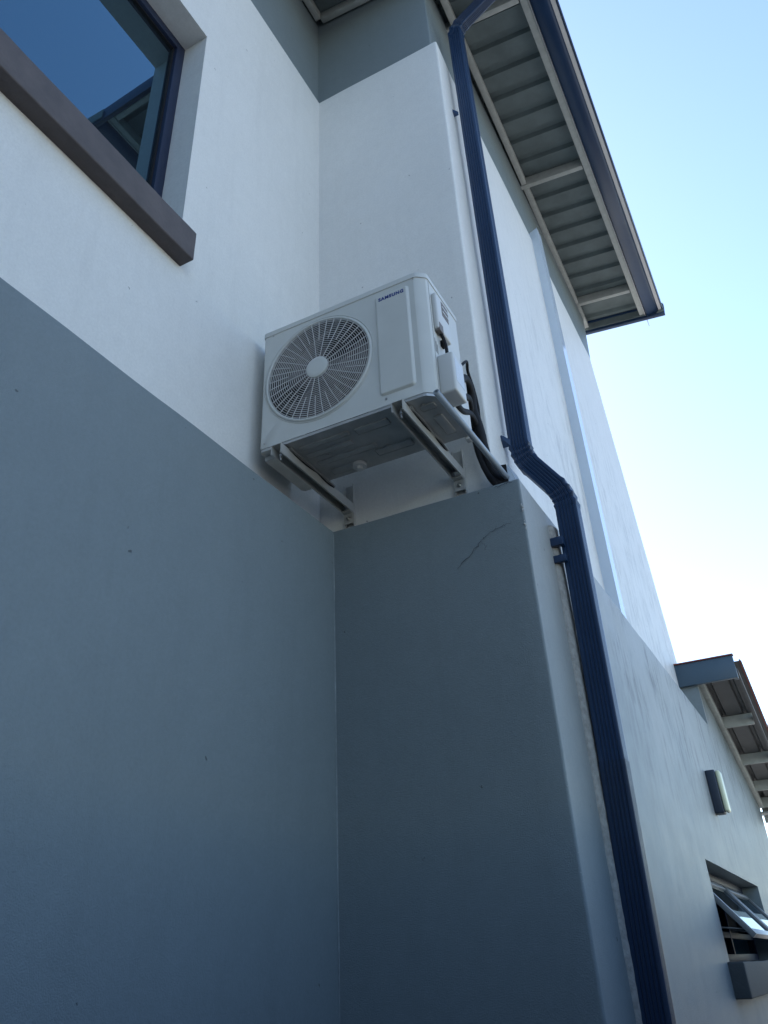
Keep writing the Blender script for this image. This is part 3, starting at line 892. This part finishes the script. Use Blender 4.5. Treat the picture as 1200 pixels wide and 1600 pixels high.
# points down the run (x, z); direction chosen downward
T0, T1, T2, T3, T4, T5 = (1.72, 4.80), (1.105, 4.36), (1.078, .375), (1.258, .095), (1.245, -1.20), (1.196, GZ + .12)
e1 = arc(T0, T1, T2, .09, 7); e2 = arc(T1, T2, T3, .075, 9); e3 = arc(T2, T3, T4, .075, 9)
crimp = lambda n: [1.012 if i in (0, n - 1) else (1.0 + (.08 if i % 2 else -.07)) for i in range(n)]
def seg_(p, q, n=6): return [tuple(Vector(p).lerp(Vector(q), i / n)) for i in range(n + 1)]
bm = B(); sweep(bm, seg_(T0, e1[0], 3)); part('pipe_section', bm, NAVY, dn, smooth=30)
bm = B(); sweep(bm, e1, crimp(len(e1))); part('elbow', bm, NAVY, dn, smooth=30)
bm = B(); sweep(bm, seg_(e1[-1], e2[0], 10)); part('pipe_section', bm, NAVY, dn, smooth=30)
bm = B(); sweep(bm, e2, crimp(len(e2))); part('elbow', bm, NAVY, dn, smooth=30)
bm = B(); sweep(bm, seg_(e2[-1], e3[0], 3)); part('pipe_section', bm, NAVY, dn, smooth=30)
bm = B(); sweep(bm, e3, crimp(len(e3))); part('elbow', bm, NAVY, dn, smooth=30)
bm = B(); sweep(bm, seg_(e3[-1], (1.245, -1.18), 6)); part('pipe_section', bm, NAVY, dn, smooth=30)
bm = B(); P = seg_((1.245, -1.15), T5, 8); sweep(bm, P, [1.03] * len(P)); part('pipe_section', bm, mat('navy_enamel_dark', (.006, .022, .057), .45, var=.08), dn, smooth=30)
bm = B()
for (z, xw, l) in ((-.165, XO + .004, .035),):
    box(bm, xw - .006, 1.222, .172, .2035, z - .022, z + .020, bev=.002)
    box(bm, xw - .006, 1.222, .176, .2035, z - .105, z - .070, bev=.002)
parts('wall_clip', bm, NAVY, dn, smooth=40)
bm = B(); box(bm, XO - .004, XO + .02, .705, .735, -.83, -.79, bev=.003)
part('wall_clip', bm, NAVY, dn, smooth=40)
for z in (3.32, .49):
    bm = B()
    hexa(bm, [(.995, .185, z - .012), (1.01, .185, z - .012), (1.04, .204, z - .05), (.995, .204, z - .05), (.995, .185, z + .02), (1.005, .185, z + .02), (1.04, .204, z - .01), (.995, .204, z - .01)])
    part('wall_clip', bm, NAVY, dn)

# ------------------------------------------------------------------ white trunking on the far wall
tr = thing('cable_trunking', 'tall narrow white trunking strip running up the wall right of the navy downpipe', 'trunking', (1.0, 2.3, .2))
bm = B()
hexa(bm, [(.95, 2.18, .012), (1.078, 2.18, .012), (1.078, 2.33, .012), (.95, 2.33, .012),
          (.95, 2.20, 4.00), (1.066, 2.20, 4.06), (1.066, 2.33, 4.06), (.95, 2.33, 4.00)])
part('trunking_body', bm, TRUNK, tr)

# ------------------------------------------------------------------ bulkhead lamp
lp = thing('wall_lamp', 'dark bulkhead lamp with a cream diffuser, fixed above the small open window', 'wall lamp', (XO, 3.9, -.9))
bm = B(); box(bm, XO - .001, XO + .072, 3.84, 3.97, -.905, -.592, bev=.010, seg=3); part('lamp_base', bm, mat('lamp_base_dark', (.02, .03, .05), .45), lp, smooth=40)
bm = B(); box(bm, XO + .0725, XO + .108, 3.845, 3.965, -.897, -.600, bev=.014, seg=3); part('diffuser', bm, CREAM, lp, smooth=40)

# ------------------------------------------------------------------ unseen dark block added behind the camera to shade the pier face
nb = thing('added_shade_block', 'plain dark grey house-shaped block added out of view behind the camera to hold back light', 'house', (-1, -8.5, GZ))
bm = B(); box(bm, -9, 3.2, -13, -5.6, GZ - .1, GZ + 7.2)
part('wall', bm, mat('shade_block_paint', (.07, .075, .08), .7, var=.1), nb)
bm = B()
hexa(bm, [(-9.4, -13.4, GZ + 7.2), (3.6, -13.4, GZ + 7.2), (3.6, -5.8, GZ + 7.2), (-9.4, -5.8, GZ + 7.2), (-9.4, -10, GZ + 8.6), (3.6, -10, GZ + 8.6), (3.6, -9.6, GZ + 8.6), (-9.4, -9.6, GZ + 8.6)])
part('roof', bm, SHEET, nb)


bw = thing('added_shade_wall', 'grey wall added out of view right of the camera to darken the lower walls', 'wall', (3.3, 2, GZ))  # unseen wall, added to cut low light so the wall bottoms darken
bm = B(); box(bm, 3.25, 3.45, -5.5, 14, GZ - .1, GZ + 2.0)
part('shade_wall_body', bm, GREY, bw)
bm = B(); box(bm, 3.22, 3.48, -5.52, 14.02, GZ + 2.0, GZ + 2.06, bev=.01)
part('shade_wall_cap', bm, GREY, bw)
